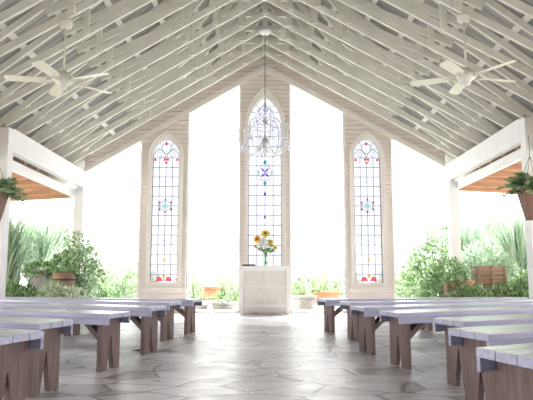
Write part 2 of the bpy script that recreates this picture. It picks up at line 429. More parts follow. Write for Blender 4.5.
def chord_poly(f, h, x0, x1, off=0):
    return [(x0, f(x0)+off), (x1, f(x1)+off), (x1, f(x1)+off+h), (x0, f(x0)+off+h)]
def make_truss():
    t = thing('roof_truss', '', 'truss', (0, 0, EL), group='roof trusses')
    Z = EL; yt = .022
    for s in (-1, 1):
        e = EL if s < 0 else ER
        xo = s*(HW+.45)
        MB().prism([(x, z-Z) for x, z in [(0, top(0)-.10), (xo, top(xo)-.10), (xo, top(xo)), (0, top(0))]], -yt, yt).build('top_chord', 'truss', t)
        xe = s*(HW+.02)
        MB().prism([(x, z-Z) for x, z in [(0, low(0)), (xe, low(xe)), (xe, low(xe)+.10), (s*3.4, low(s*3.4)+.11), (0, low(0)+.11)]], -yt*.96, yt*.96).build('bottom_chord', 'truss', t)
        for xw, w in ((.42, .09), (.82, .09), (1.3, .09), (2.38, .09)):
            x = s*xw; MB().box(x-w/2, x+w/2, -.055, -.021, low(x)+.03-Z, top(x)-.05-Z).build('web', 'truss', t)
        # shallow diagonal web from the rafter down to the bottom chord
        a = (s*2.7, 0, top(s*2.7)-.16-Z); b = (s*1.32, 0, low(s*1.32)+.12-Z)
        MB().bar(a, b, yt*1.8, .10).build('web', 'truss', t)
        a = (s*1.32, 0, low(s*1.32)+.1-Z); b = (s*.45, 0, top(s*.45)-.12-Z)
        MB().bar(a, b, yt*1.7, .09).build('web', 'truss', t)
    MB().box(-.05, .05, -.06, -.0215, AP+.02-Z, top(0)-.06-Z).build('king_post', 'truss', t)
    xc = .93
    MB().box(-xc, xc, .0215, .06, AP+.0-Z, AP+.1-Z).build('collar_tie', 'truss', t)
    return t
NT = 15
tr = make_truss()
for k in range(NT):
    o = tr if k == 0 else copy_tree(tr)
    o.location = (0, 12.53-.61*(k+1), EL)
    o['label'] = ('white timber roof truss nearest the window wall, first in the row' if k == 0 else
                  'white timber roof truss, %s in the row counted from the window wall' % ORD[k])
o = MB().prism([(-4.3, 0), (4.3, 0), (4.3, 2.9), (3.9, 3.2), (0, 6.15), (-3.9, 3.1), (-4.3, 2.8)], -5.5, -5.4).build('wall_rear_shade', 'crate')  # added wall, out of view, keeps light off the near end
tag(o, 'brown timber wall added unseen behind the viewer to shade the near end', 'wall', kind='structure')
# leaning brace near the ridge
o = MB().bar((.30, 10.55, 5.06), (.42, 10.55, 5.62), .045, .10, up=(1, 0, 0)).build('ridge_brace', 'white')
tag(o, 'short bright leaning board nailed across the trusses right of the ridge', 'board')
# sloping trim boards over the openings
for s, nm in ((-1, 'left'), (1, 'right')):
    x1 = s*3.86
    o = MB().prism([(0, low(0)-.1), (x1, low(x1)-.09), (x1, low(x1)+.03), (0, low(0)+.03)], YW-.045, YW+.12).build('trim_%d' % tn, 'frame'); tn += 1
    tag(o, 'sloping %s trim board along the top of the openings' % nm, 'trim', kind='structure')

# ------------------------------------------------------------------ posts, beams and side porches
for s, nm in ((-1, 'left'), (1, 'right')):
    dz = 0 if s < 0 else .16
    e = EL if s < 0 else ER
    for y, lab, cx in ((12.5, 'far', 3.885 if s < 0 else 3.95), (8.85, 'near', 3.915 if s < 0 else 3.985)):
        x = s*cx; hwd = .095
        t = thing('post', 'white square post at the %s end of the %s eave beam' % (lab, nm), 'post', (x, y, 0))
        MB().box(-hwd, hwd, -hwd, hwd, 0, (2.6 if lab == 'far' else 2.95)+dz).build('shaft', 'beam', t, bevel=.008)
        MB().box(-hwd-.02, hwd+.02, -hwd-.02, hwd+.02, 0, .14).build('base', 'beam', t, bevel=.006)
    x = s*3.9 if s < 0 else 3.955
    o = MB().box(x-.06, x+.06, 8.96, 12.62, 2.62+dz, 2.985+dz).build('eave_beam', 'beam', bevel=.006)
    tag(o, 'deep white %s eave beam under the roof trusses' % nm, 'beam')
    x = s*4.06
    o = MB().box(x-.04, x+.04, 8.6, 12.75, 2.42+dz, 2.58+dz).build('porch_beam', 'beam', bevel=.006)
    tag(o, 'slim white beam under the orange wood porch roof on the %s' % nm, 'beam')
    # porch roof
    PY0 = -4.2; PL = 12.85-PY0  # near length is added out of view to shade the near end
    t = thing('porch_roof', 'orange cedar lean-to porch roof seen under the %s beams' % nm, 'porch roof', (s*4.02, PY0, 2.385+dz))
    i = 0; y = .05
    while y < PL-.1:
        a = V((s*.085, y, .09)); b = V((s*2.3, y, -.03)); MB().bar(a, b, .06, .13).build('joist', 'cedar', t); y += .6
    d = MB()
    for i in range(16):
        xa = i*.15+.085; xb = xa+.142
        za = .15-.052*xa; zb = .15-.052*xb
        d.hexa([(s*xa, 0, za), (s*xb, 0, zb), (s*xb, PL, zb), (s*xa, PL, za), (s*xa, 0, za+.025), (s*xb, 0, zb+.025), (s*xb, PL, zb+.025), (s*xa, PL, za+.025)])
    d.build('roof_boards', 'cedar', t)
    MB().bar((s*2.3, 0, -.05), (s*2.3, PL, -.05), .04, .14).build('fascia', 'cedar', t)
    for y in (.08, PL-8.4, PL-4.2, PL-.1):
        MB().box(s*2.22-.05, s*2.22+.05, y-.05, y+.05, -2.385-dz-.13, -.09).build('porch_post', 'beam', t)

# ------------------------------------------------------------------ ceiling fans
def make_fan(loc, angs, label, drop):
    t = thing('ceiling_fan', label, 'fan', loc, group='ceiling fans')
    MB().lathe([(.02, 0), (.075, -.005), (.085, -.04), (.07, -.09), (.03, -.11), (.02, -.11)], (0, 0, 0), 18).build('ceiling_canopy', 'fanmetal', t, True)
    MB().tube([(0, 0, -.1), (0, 0, -drop+.05)], .014, 8).build('downrod', 'fanmetal', t, True)
    MB().lathe([(.02, .09), (.05, .085), (.065, .06), (.115, .04), (.125, 0), (.12, -.035), (.08, -.06), (.05, -.09), (.045, -.12), (.01, -.13)], (0, 0, -drop), 22).build('motor_housing', 'fanmetal', t, True)
    for a in angs:
        a = radians(a); R = Matrix.Rotation(a, 4, 'Z')
        pr = [(.17, -.045), (.22, -.058), (.6, -.07), (.65, -.06), (.672, -.03), (.672, .03), (.65, .06), (.6, .07), (.22, .058), (.17, .045)]
        n = len(pr); vs = []
        for zz in (0, .008):
            for x, y in pr: vs.append(R @ V((x, y, -drop-.03+zz+y*.2)))
        b = MB().add(vs, [tuple(range(n)), tuple(range(2*n-1, n-1, -1))]+[(i, (i+1) % n, (i+1) % n+n, i+n) for i in range(n)]).build('blade', 'fan', t)
        ir = MB(); 
        ir.tube([R @ V(p) for p in ((.1, 0, -drop-.03), (.14, .012, -drop-.05), (.2, .02, -drop-.033), (.27, 0, -drop-.034))], .009, 6)
        ir.tube([R @ V(p) for p in ((.12, 0, -drop-.045), (.16, -.012, -drop-.05), (.21, -.028, -drop-.043))], .007, 6)
        ir.build('blade_iron', 'dark' if False else 'fanmetal', b, True)
    MB().tube([(0, 0, -drop-.12), (0.01, 0, -drop-.34)], .004, 5).build('pull_chain', 'fanmetal', t)
    return t
yf = 12.53-.61*9
fl = make_fan((-2.45, yf, low(-2.45)), [-25, 47, 119, 191, 263], 'ivory five-blade ceiling fan hanging from the left roof slope', .75)
fr = make_fan((2.45, yf, low(2.45)), [14, 86, 158, 230, 302], 'ivory five-blade ceiling fan hanging from the right roof slope', .78)

# ------------------------------------------------------------------ chandelier
yc = 12.53-.61*3
def chandelier():
    zc = 2.88
    t = thing('chandelier', 'white crystal chandelier with curved arms hanging from the ridge on a long cord', 'chandelier', (0, yc, zc))
    L = AP-zc
    MB().lathe([(.02, 0), (.12, -.005), (.125, -.035), (.08, -.075), (.02, -.085)], (0, 0, L), 18).build('ceiling_canopy', 'chand', t, True)
    MB().tube([(0, 0, L-.07), (0, 0, 1.12)], .009, 6).build('cord', 'cable', t)
    MB().lathe([(.004, 1.14), (.02, 1.12), (.012, 1.06), (.03, 1.0), (.014, .93), (.018, .75), (.05, .68), (.018, .62), (.02, .4), (.07, .32), (.085, .26), (.05, .2), (.02, .16), (.035, .1), (.01, .04)], (0, 0, 0), 14).build('central_column', 'silver', t, True)
    n = 8
    for k in range(n):
        a = 2*pi*k/n+.2; ca, sa = cos(a), sin(a)
        pts = []
        for i in range(11):
            u = i/10; r = .05+.42*u; z = .30-.24*sin(pi*min(u*1.1, 1))-.03*u
            pts.append((r*ca, r*sa, z))
        arm = MB().tube(pts, .011, 6).build('arm', 'chand', t, True)
        e = pts[-1]
        MB().lathe([(.004, -.01), (.05, .0), (.055, .02), (.02, .012), (.016, .012)], e, 12).build('drip_pan', 'crystal', arm, True)
        MB().lathe([(.013, .01), (.013, .26), (.006, .265)], e, 8).build('candle_sleeve', 'chand', arm, True)
        MB().lathe([(.006, .265), (.016, .285), (.014, .31), (.002, .35)], e, 8).build('bulb', 'crystal', arm, True)
        BEAD = [(.003, 0), (.011, -.012), (.003, -.026), (.003, -.03), (.011, -.042), (.003, -.056), (.003, -.06), (.017, -.085), (.002, -.11)]
        for j in range(3):
            MB().lathe([(q, z-.012) for q, z in BEAD], (e[0]+.046*cos(2*pi*j/3), e[1]+.046*sin(2*pi*j/3), e[2]), 6).build('crystal_drop', 'crystal', arm)
    for ring, (r, z, nn) in enumerate(((.16, .86, 8), (.26, .56, 12))):
        tp = [(r*cos(2*pi*k/24), r*sin(2*pi*k/24), z) for k in range(25)]
        rb = MB().tube(tp, .007, 5).build('crystal_ring', 'silver', t, True)
        for k in range(nn):
            a = 2*pi*k/nn
            MB().lathe([(q, zz*1.5) for q, zz in BEAD], (r*cos(a), r*sin(a), z-.004), 6).build('crystal_drop', 'crystal', rb)
        for k in range(4):
            a = 2*pi*k/4+.4; MB().tube([(.012*cos(a), .012*sin(a), z+.1), (r*cos(a), r*sin(a), z)], .006, 5).build('ring_stay', 'silver', rb)
    for k in range(n):
        a = 2*pi*k/n+.2; pts = []; rs = []
        for i in range(37):
            u = i/36; r = .16+.30*u; pts.append((r*cos(a), r*sin(a), .86-.56*u-.16*sin(pi*u))); rs.append(.003+.008*abs(sin(pi*i/3)))
        MB().tube(pts, rs, 5).build('crystal_swag', 'crystal', t)
chandelier()

# ------------------------------------------------------------------ benches
def make_bench(side, L, skew):
    VX, VY = sin(radians(skew)), cos(radians(skew))
    sg = -1 if side == 'left' else 1
    t = thing('bench', '', 'bench', (0, 0, 0), group='painted wooden benches')
    def P(s, d, z): return (sg*(s+d*VX), d*VY, z)
    def slab(m, s0, s1, d0, d1, z0, z1): m.hexa([P(s0, d0, z0), P(s1, d0, z0), P(s1, d1, z0), P(s0, d1, z0), P(s0, d0, z1), P(s1, d0, z1), P(s1, d1, z1), P(s0, d1, z1)]); return m
    for i in range(3):
        d0 = -.19+i*.1275
        slab(MB(), 0, L, d0, d0+.123, .40, .437).build('seat_plank', 'seat', t, bevel=.004)
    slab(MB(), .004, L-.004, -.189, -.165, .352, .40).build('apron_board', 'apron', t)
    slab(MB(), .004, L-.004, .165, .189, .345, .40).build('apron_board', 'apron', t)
    legs = (.11, L*.5, L-.14)
    for q, s0 in enumerate(legs):
        w = .155; nh = .052; hz = .25
        poly = [(-w, 0), (-nh, 0), (-.004, hz), (.004, hz), (nh, 0), (w, 0), (w, .40), (-w, .40)]
        m = MB(); n = len(poly)
        vs = [P(s0-.022, d, z) for d, z in poly]+[P(s0+.022, d, z) for d, z in poly]
        fs = [(0, 1, 2, 7), (2, 3, 6, 7), (3, 4, 5, 6)]
        fs += [tuple(reversed([i+n for i in f])) for f in fs]+[(i, (i+1) % n, (i+1) % n+n, i+n) for i in range(n)]
        m.add(vs, fs).build('leg', 'leg', t)
        dr = 1 if q < 2 else -1
        b = MB(); a0 = V(P(s0+dr*.015, 0, .19)); b0 = V(P(s0+dr*.27, 0, .385))
        b.bar(a0, b0, .075, .045).build('brace', 'leg', t)
    return t
BL = [((-1.17, 2.95), 30, 'left bench nearest the camera, cut off by the frame'), ((-1.29, 3.80), 30, 'second left bench from the camera'),
      ((-1.14, 4.80), 30, 'third left bench from the camera'), ((-1.015, 5.84), 28, 'fourth left bench from the camera'),
      ((-1.03, 7.02), 25, 'fifth left bench from the camera'), ((-.88, 7.98), 18, 'left bench nearest the window wall')]
BR = [((.86, 2.2), 30, 'right bench nearest the camera, cut off by the frame'), ((1.03, 3.12), 30, 'second right bench from the camera'),
      ((1.19, 3.98), 30, 'third right bench from the camera'), ((1.0, 4.92), 30, 'fourth right bench from the camera'),
      ((.88, 5.82), 28, 'fifth right bench from the camera'), ((.92, 6.98), 23, 'sixth right bench from the camera'), ((.75, 8.1), 14, 'right bench nearest the window wall')]
for side, lst in (('left', BL), ('right', BR)):
    for i, ((x, y), a, lab) in enumerate(lst):
        o = make_bench(side, 3.05, a-13)
        o.location = (x, y, 0); o.rotation_euler = (0, 0, radians(a)*(1 if side == 'right' else -1))
        o['label'] = 'weathered pale plank bench, '+lab

# small dark leaf on the floor
o = MB().add([(-.06, 0, .004), (0, -.03, .012), (.07, .0, .004), (0, .035, .02), (-.06, 0, .001), (0, -.03, .009), (.07, 0, .001), (0, .035, .017)], [(0, 1, 2, 3), (7, 6, 5, 4), (0, 4, 5, 1), (1, 5, 6, 2), (2, 6, 7, 3), (3, 7, 4, 0)]).build('fallen_leaf', 'deadleaf', loc=(-1.24, 6.0, 0))
tag(o, 'small dark curled leaf on the floor beside a left bench leg', 'leaf')

# ------------------------------------------------------------------ podium and what stands on it
yp = 12.22
t = thing('podium', 'cream panelled podium with white frame in front of the middle window', 'podium', (0, yp, 0))
W2, D2 = .485, .22
MB().box(-W2-.02, W2+.02, -D2-.02, D2+.02, .925, .955).build('top', 'white', t, bevel=.006)
for x in (-W2+.03, W2-.03):
    for y in (-D2+.03, D2-.03): MB().box(x-.03, x+.03, y-.03, y+.03, 0, .925).build('corner_post', 'white', t, bevel=.004)
for z0, z1 in ((.14, .2), (.86, .925)):
    MB().box(-W2+.06, W2-.06, -D2+.012, -D2+.05, z0, z1).build('rail', 'white', t, bevel=.003)
MB().box(-W2+.06, W2-.06, -D2+.02, -D2+.04, .055, .135).build('kick_board', 'cloth', t)
pn = MB().box(-W2+.06, W2-.06, -D2+.025, -D2+.042, .2, .86).build('front_panel', 'cloth', t)
ml = MB(); 
ml.box(-.012, .012, -D2+.014, -D2+.03, .2, .86)
ml.box(-W2+.06, W2-.06, -D2+.014, -D2+.03, .548, .572)
ml.build('panel_moulding', 'frame', pn)
for sx in (-1, 1):
    MB().box(sx*(W2-.02)-.008, sx*(W2-.02)+.008, -D2+.06, D2-.06, .14, .925).build('side_panel', 'cloth', t)
ztop = .955
t = thing('book', 'small black closed book lying on the left end of the podium top', 'book', (-.33, yp-.1, ztop), .1)
MB().box(-.13, .13, -.09, .09, 0, .008).build('cover', 'black', t); MB().box(-.12, .12, -.08, .08, .008, .026).build('pages', 'cloth', t)
MB().box(-.13, .13, -.09, .09, .026, .034).build('cover', 'black', t); MB().box(-.13, .13, -.09, -.082, .008, .026).build('spine', 'black', t)

vx, vy = .01, yp-.03
t = thing('vase', 'clear glass vase on the podium holding the sunflower bouquet', 'vase', (vx, vy, ztop))
prof_o = [(.055, 0), (.06, .01), (.05, .06), (.052, .16), (.075, .30)]
prof = prof_o+[(.071, .30), (.048, .16), (.045, .06), (.05, .02), (.001, .018)]
MB().lathe(prof, n=20).build('glass_body', 'vaseglass', t, True)
MB().lathe([(.001, .022), (.045, .024), (.042, .06), (.043, .13), (.001, .13)], n=16).build('water', 'water', t, True)

rng = random.Random(7)
def flower_head(name, label, cat, pos, r, face, pm, group, n=18):
    """a cut flower: petals, disc, stem down into the vase"""
    t = thing(name, label, cat, (vx, vy, ztop+.03), group=group)
    base = V((0, 0, 0)); p = V(pos)-V((vx, vy, ztop+.03)); f = V(face).normalized()
    a = f.cross(V((0, 0, 1))); a = (a if a.length > .1 else V((1, 0, 0))).normalized(); b = a.cross(f)
    m = MB()
    for ringi in (0, 1):
        for k in range(n):
            an = 2*pi*(k+.5*ringi)/n; d = a*cos(an)+b*sin(an); sd = -a*sin(an)+b*cos(an)
            rr = r*(1 if ringi == 0 else .85); w = r*.17
            c0 = p+d*r*.3+f*.004; c1 = p+d*rr*.68+f*(.010-.006*ringi); c2 = p+d*rr+f*(-.004)
            m.add([c0-sd*w*.5, c0+sd*w*.5, c1+sd*w, c2, c1-sd*w], [(0, 1, 2, 3, 4)])
    m.build('petals', pm, t, fix=False)
    ds = MB(); vs = []
    prof = [(.27, -.004), (.27, .012), (.2, .02), (.1, .016)]
    nn = 14
    for q, h in prof: vs += [p+f*h+(a*cos(2*pi*k/nn)+b*sin(2*pi*k/nn))*q*r for k in range(nn)]
    fs = [(i*nn+k, i*nn+(k+1) % nn, (i+1)*nn+(k+1) % nn, (i+1)*nn+k) for i in range(3) for k in range(nn)]+[tuple(range(nn-1, -1, -1)), tuple(range(3*nn, 4*nn))]
    ds.add(vs, fs).build('disc', 'disc' if name == 'sunflower' else 'petal', t, True)
    rim = V((p.x*.2, p.y*.2, .26))
    MB().tube([V((-p.x*.12, -p.y*.12, .0)), rim, rim*.45+p*.55+V((0, 0, .0)), p-f*.01], .006, 6).build('stem', 'stem', t, True)
    return t
B = lambda dx, dy, dz: (vx+dx, vy+dy, ztop+dz)
flower_head('sunflower', 'large orange-yellow sunflower at the very top of the bouquet', 'flower', B(-.0, -.04, .66), .10, (0, -1, .75), 'petal', 'sunflowers in the vase')
flower_head('sunflower', 'orange sunflower on the upper left of the bouquet', 'flower', B(-.165, -.05, .545), .085, (-.3, -1, .3), 'petal2', 'sunflowers in the vase')
flower_head('sunflower', 'small yellow sunflower with dark eye at the right of the bouquet', 'flower', B(.105, -.08, .48), .065, (.3, -1, .3), 'petal', 'sunflowers in the vase')
flower_head('sunflower', 'small yellow flower at the lower right of the bouquet', 'flower', B(.20, -.05, .37), .045, (.5, -1, .3), 'petal', 'sunflowers in the vase', 12)
flower_head('sunflower', 'small yellow flower at the lower left of the bouquet', 'flower', B(-.2, -.06, .40), .04, (-.6, -1, .2), 'petal', 'sunflowers in the vase', 12)
for dx, dy, dz, r, lab in ((-.10, -.12, .44, .075, 'large round white flower at the left of the bouquet'), (.0, -.14, .40, .075, 'large round white flower low in the middle of the bouquet'), (-.04, -.1, .52, .065, 'round white flower under the top sunflower')):
    t = thing('white_flower', lab, 'flower', (vx, vy, ztop+.03), group='white flowers in the vase')
    p = V((dx, dy, dz-.03)); m = MB()
    for k in range(70):
        z = rng.uniform(-.5, 1); an = rng.uniform(0, 2*pi); q = sqrt(max(0, 1-z*z)); d = V((q*cos(an), q*sin(an), z)); s1 = d.cross(V((.3, .2, .9))).normalized(); s2 = d.cross(s1)
        c = p+d*r*rng.uniform(.8, 1); w = r*.3
        m.add([c-s1*w-d*.012, c+s2*w, c+s1*w-d*.012, c-s2*w], [(0, 1, 2, 3)])
    m.build('petals', 'whitepetal', t, fix=False)
    rim = V((dx*.25, dy*.2, .26))
    MB().tube([V((-dx*.1, -dy*.1, 0)), rim, p], .006, 6).build('stem', 'stem', t, True)

def sprig(pos, label, seed):
    t = thing('leaf_sprig', label, 'leaf sprig', (vx, vy, ztop+.03), group='leaf sprigs in the vase'); r = random.Random(seed)
    p = V(pos)-V((0, 0, .03)); rim = V((p.x*.2, p.y*.2, .26))
    MB().tube([V((-p.x*.1, -p.y*.1, 0)), rim, p], .005, 5).build('stem', 'stem', t, True)
    f = MB()
    for i in range(26):
        u = r.uniform(.05, 1.05); c = rim.lerp(p, u); d = V((r.uniform(-1, 1), r.uniform(-1, 1), r.uniform(-.4, .8))); leaf(f, c, d, r.uniform(.06, .1), .035, r)
    f.build('leaves', 'leaf_mid', t, fix=False)
# ------------------------------------------------------------------ plant builders
def leaf(m, c, d, l, w, rng):
    d = V(d).normalized(); s = d.cross(V((rng.uniform(-1, 1), rng.uniform(-1, 1), rng.uniform(-.2, 1)))); s = (s if s.length > .05 else V((1, 0, 0))).normalized()
    nrm = s.cross(d); c = V(c)
    m.add([c, c+d*l*.5+s*w*.5+nrm*l*.08, c+d*l, c+d*l*.5-s*w*.5+nrm*l*.08], [(0, 1, 2, 3)])
for i_, (p_, l_) in enumerate([((.2, -.03, .33), 'leafy green sprig leaning out to the right of the vase'), ((-.15, -.02, .36), 'leafy green sprig at the left of the bouquet'), ((.06, -.1, .5), 'leafy green sprig in the middle of the bouquet'), ((.13, 0, .42), 'leafy green sprig under the small right sunflower')]): sprig(p_, l_, 70+i_)
def cloud(m, blobs, n, l, w, rng, up=.3):
    tot = sum(b[1][0]*b[1][1]*b[1][2] for b in blobs)
    for c, r in blobs:
        for i in range(int(n*r[0]*r[1]*r[2]/tot)+1):
            z = rng.uniform(-1, 1); a = rng.uniform(0, 2*pi); q = sqrt(1-z*z); d = V((q*cos(a), q*sin(a), z)); k = rng.uniform(.35, 1)**.5
            p = V((c[0]+d.x*r[0]*k, c[1]+d.y*r[1]*k, c[2]+d.z*r[2]*k))
            dd = d+V((rng.uniform(-1, 1), rng.uniform(-1, 1), rng.uniform(-1, 1)))*.8+V((0, 0, up))
            s = rng.uniform(.6, 1.25); leaf(m, p, dd, l*s, w*s, rng)
def stems(m, blobs, rng, n=7, r=.012):
    for c, rad in blobs:
        for i in range(n):
            e = V((c[0]+rng.uniform(-.6, .6)*rad[0], c[1]+rng.uniform(-.6, .6)*rad[1], c[2]+rng.uniform(-.2, .7)*rad[2]))
            m.tube([V((rng.uniform(-.06, .06), rng.uniform(-.06, .06), 0)), V((e.x*.45, e.y*.45, e.z*.5)), e], [r, r*.7, r*.3], 5)
def bush(name, label, cat, loc, blobs, n, l, w, m, seed, group=None, up=.3):
    r = random.Random(seed); t = thing(name, label, cat, loc, group=group)
    f = MB(); cloud(f, blobs, n, l, w, r, up); f.build('foliage', m, t, fix=False)
    s = MB(); stems(s, blobs, r); s.build('stem', 'bark', t)
    return t
def grass(name, label, loc, n, h, spread, w, m, seed, group=None, droop=.6, cat='grass clump'):
    r = random.Random(seed); f = MB()
    for i in range(n):
        a = r.uniform(0, 2*pi); hh = h*r.uniform(.55, 1.05); out = spread*r.uniform(.15, 1); b = V((r.uniform(-.16, .16), r.uniform(-.16, .16), 0)); d = V((cos(a), sin(a), 0)); s = V((-sin(a), cos(a), 0))
        pts = []; K = 6
        for k in range(K+1):
            u = k/K; pts.append(b+d*out*u**1.6+V((0, 0, hh*(u*(1+droop*.55)-droop*.72*u**3))))
        vs = []; fs = []
        for k, p in enumerate(pts):
            ww = w*(1-.85*(k/K)**1.5)*.5; vs += [p-s*ww, p+s*ww]
        fs = [(2*k, 2*k+1, 2*k+3, 2*k+2) for k in range(K)]
        f.add(vs, fs)
    o = f.build(name, m, fix=False, loc=loc); tag(o, label, cat, group)
    return o
def fern(t, c, n, l, rng, m='leaf_fern', droop=.5, up=.7):
    f = MB()
    for i in range(n):
        a = 2*pi*i/n+rng.uniform(-.2, .2); L = l*rng.uniform(.65, 1.1); el = rng.uniform(.25, 1.2)*up; d = V((cos(a), sin(a), 0)); s = V((-sin(a), cos(a), 0)); pts = []
        K = 11
        for k in range(K+1):
            u = k/K; pts.append(V(c)+d*L*u*cos(el*.8)+V((0, 0, L*(sin(el)*u-droop*1.25*u*u))))
        f.tube(pts, .004, 4, False)
        for k in range(1, K+1):
            u = k/K; ll = L*.22*(1-.75*u)+.02
            for sg in (-1, 1): leaf(f, pts[k], s*sg+d*.5+V((0, 0, rng.uniform(-.3, .2))), ll*1.5, ll*.75, rng)
    f.build('fronds', m, t, fix=False)

# ------------------------------------------------------------------ hanging baskets beside the near posts
def hanging(side, loc, label):
    sg = -1 if side == 'left' else 1
    t = thing('hanging_planter', label, 'planter', loc, group='hanging planters')
    H = .42
    def ring(rt, z): return [(-rt, -rt, z), (rt, -rt, z), (rt, rt, z), (-rt, rt, z)]
    lean = 0
    m = MB(); a = ring(.075, 0); b = ring(.155, H); c = ring(.14, H); d = ring(.065, .03)
    vs = a+b+c+d; fs = [(3, 2, 1, 0)]
    for i in range(4):
        j = (i+1) % 4; fs += [(i, j, j+4, i+4), (i+4, j+4, j+8, i+8), (i+8, j+8, j+12, i+12)]
    fs.append((12, 13, 14, 15))
    m.add(vs, fs).build('basket', 'wicker', t)
    rm = MB(); bb = ring(.162, H)
    for i in range(4): rm.bar(bb[i], bb[(i+1) % 4], .022, .03)
    rm.build('basket_rim', 'wicker', t)
    MB().box(-.135, .135, -.135, .135, H-.07, H-.04).build('soil', 'bark', t)
    zt = (2.62 if side == 'left' else 2.76)-loc[2]
    hk = MB()
    for x, y in ((-.15, -.15), (.15, -.15), (.15, .15), (-.15, .15)): hk.tube([(x, y, H), (0, 0, H+.5)], .004, 5)
    hk.tube([(0, 0, H+.5), (0, 0, zt)], .005, 5)
    hk.build('hanger_wire', 'cable', t)
    r = random.Random(3 if sg < 0 else 4)
    fern(t, (0, 0, H-.04), 54, .50, r, droop=.36, up=1.15)
    return t
hanging('left', (-3.85, 8.45, 1.50), 'brown basket with trailing fern hanging by the near left post')
hanging('right', (3.80, 8.45, 1.53), 'brown basket with bushy fern hanging by the near right post')
G = -.13
# ------------------------------------------------------------------ garden on the left
grass('tall_grass', 'tall drooping pale green grass at the far left behind the benches', (-5.25, 12.2, G), 900, 2.3, .95, .032, 'leaf_grass', 11, 'tall garden grasses', .85)
grass('tall_grass', 'arching green grass left of the dark shrub under the porch roof', (-5.3, 14.3, G), 1100, 2.6, 1.1, .035, 'leaf_grass', 12, 'tall garden grasses', .85)
grass('tall_grass', 'broad pale grass at the very left edge beyond the porch', (-6.6, 13.9, G), 700, 2.6, .8, .04, 'leaf_grass', 15, 'tall garden grasses')
bush('shrub', 'loose dark-leaved shrub in front of the far left post', 'shrub', (-3.66, 12.0, 0), [((0, 0, 1.02), (.38, .3, .36)), ((.16, 0, .75), (.32, .28, .3)), ((-.08, 0, 1.36), (.26, .24, .24)), ((.05, 0, .4), (.26, .22, .3))], 1500, .085, .045, 'leaf_dark', 21, 'garden shrubs')
grass('tall_grass', 'very tall pale grass in the left background beyond the porch', (-6.3, 17.4, G), 1500, 3.0, 1.5, .05, 'leaf_mid', 16, 'tall garden grasses', .7)
grass('tall_grass', 'very tall pale grass in the right background beyond the porch', (7.1, 17.6, G), 1500, 3.2, 1.5, .05, 'leaf_mid', 17, 'tall garden grasses', .6)
bush('shrub', 'pale green round shrub in the opening right of the far left post', 'shrub', (-3.95, 16.6, G), [((0, 0, .85), (.6, .45, .5)), ((.4, 0, .6), (.5, .4, .45)), ((-.4, 0, .55), (.5, .4, .45))], 1800, .13, .06, 'leaf_pale', 26, 'garden shrubs')
bush('pale_shrub', 'pale fluffy bush behind the grey stone planter on the left', 'shrub', (-4.3, 13.3, G), [((0, 0, 1.1), (.52, .35, .35)), ((-.25, 0, .75), (.4, .3, .5)), ((.3, 0, .6), (.35, .3, .5))], 2200, .12, .045, 'leaf_grass', 22, 'garden shrubs')
def box_planter(name, label, loc, w, d, h, m, boards=0):
    t = thing(name, label, 'planter', loc)
    b = MB(); th = .03
    if boards:
        for i in range(boards):
            z0 = h*i/boards+.004; z1 = h*(i+1)/boards-.010
            b.box(-w/2, w/2, -d/2, -d/2+th, z0, z1); b.box(-w/2, w/2, d/2-th, d/2, z0, z1)
            b.box(-w/2, -w/2+th, -d/2+th, d/2-th, z0, z1); b.box(w/2-th, w/2, -d/2+th, d/2-th, z0, z1)
        b.build('side_boards', m, t, bevel=.003)
        c = MB()
        for x in (-w/2+.02, 0, w/2-.02): c.box(x-.02, x+.02, -d/2-.015, -d/2, 0, h)
        c.build('batten', m, t)
    else:
        b.box(-w/2, w/2, -d/2, -d/2+th, 0, h); b.box(-w/2, w/2, d/2-th, d/2, 0, h); b.box(-w/2, -w/2+th, -d/2+th, d/2-th, 0, h); b.box(w/2-th, w/2, -d/2+th, d/2-th, 0, h)
        b.build('body', m, t); 
        b = MB(); b.box(-w/2-.02, w/2+.02, -d/2-.02, -d/2+.02, h, h+.05); b.box(-w/2-.02, w/2+.02, d/2-.02, d/2+.02, h, h+.05); b.box(-w/2-.02, -w/2+.02, -d/2+.02, d/2-.02, h, h+.05); b.box(w/2-.02, w/2+.02, -d/2+.02, d/2-.02, h, h+.05)
        b.build('rim', m, t)
    MB().box(-w/2+th+.003, w/2-th-.003, -d/2+th+.003, d/2-th-.003, h*.6, h-.03).build('soil', 'bark', t)
    return t
t = box_planter('stone_planter', 'square grey stone planter with pale walls in the left garden', (-4.36, 11.8, G), .30, .30, .96, 'stone')
r = random.Random(31); f = MB(); cloud(f, [((0, -.02, .97), (.30, .24, .15))], 420, .11, .05, r); f.build('plant_foliage', 'leaf_mid', t, fix=False)
def tub(name, label, loc, r0, r1, h, m, leafm, n, seed, hoops=True, l=.1, group=None, blob=(1.15, .22)):
    t = thing(name, label, 'planter', loc, group=group)
    MB().lathe([(r0, 0), ((r0+r1)/2*1.03, h*.5), (r1, h), (r1-.025, h), (r1-.035, h-.05), (.002, h-.05)], n=22).build('pot_body', m, t, True)
    for z, q in ((.18, .3), (.8, .85)) if hoops else ():
        rr = r0+(r1-r0)*q+.008; MB().lathe([(rr, h*z), (rr+.004, h*z), (rr+.004, h*z+.03), (rr, h*z+.03)], n=22).build('hoop', 'dark', t)
    if not hoops: MB().lathe([(r1, h-.04), (r1+.018, h-.035), (r1+.018, h+.005), (r1-.02, h+.008)], n=22).build('pot_rim', m, t, True)
    r = random.Random(seed); f = MB(); cloud(f, [((0, 0, h+blob[1]*.55), (r1*blob[0], r1*blob[0], blob[1]))], n, l, l*.45, r); f.build('plant_foliage', leafm, t, fix=False)
    return t
tub('barrel_planter', 'brown wooden barrel planter right of the grey stone planter', (-3.82, 11.5, 0), .18, .21, .84, 'crate', 'leaf_mid', 420, 41)
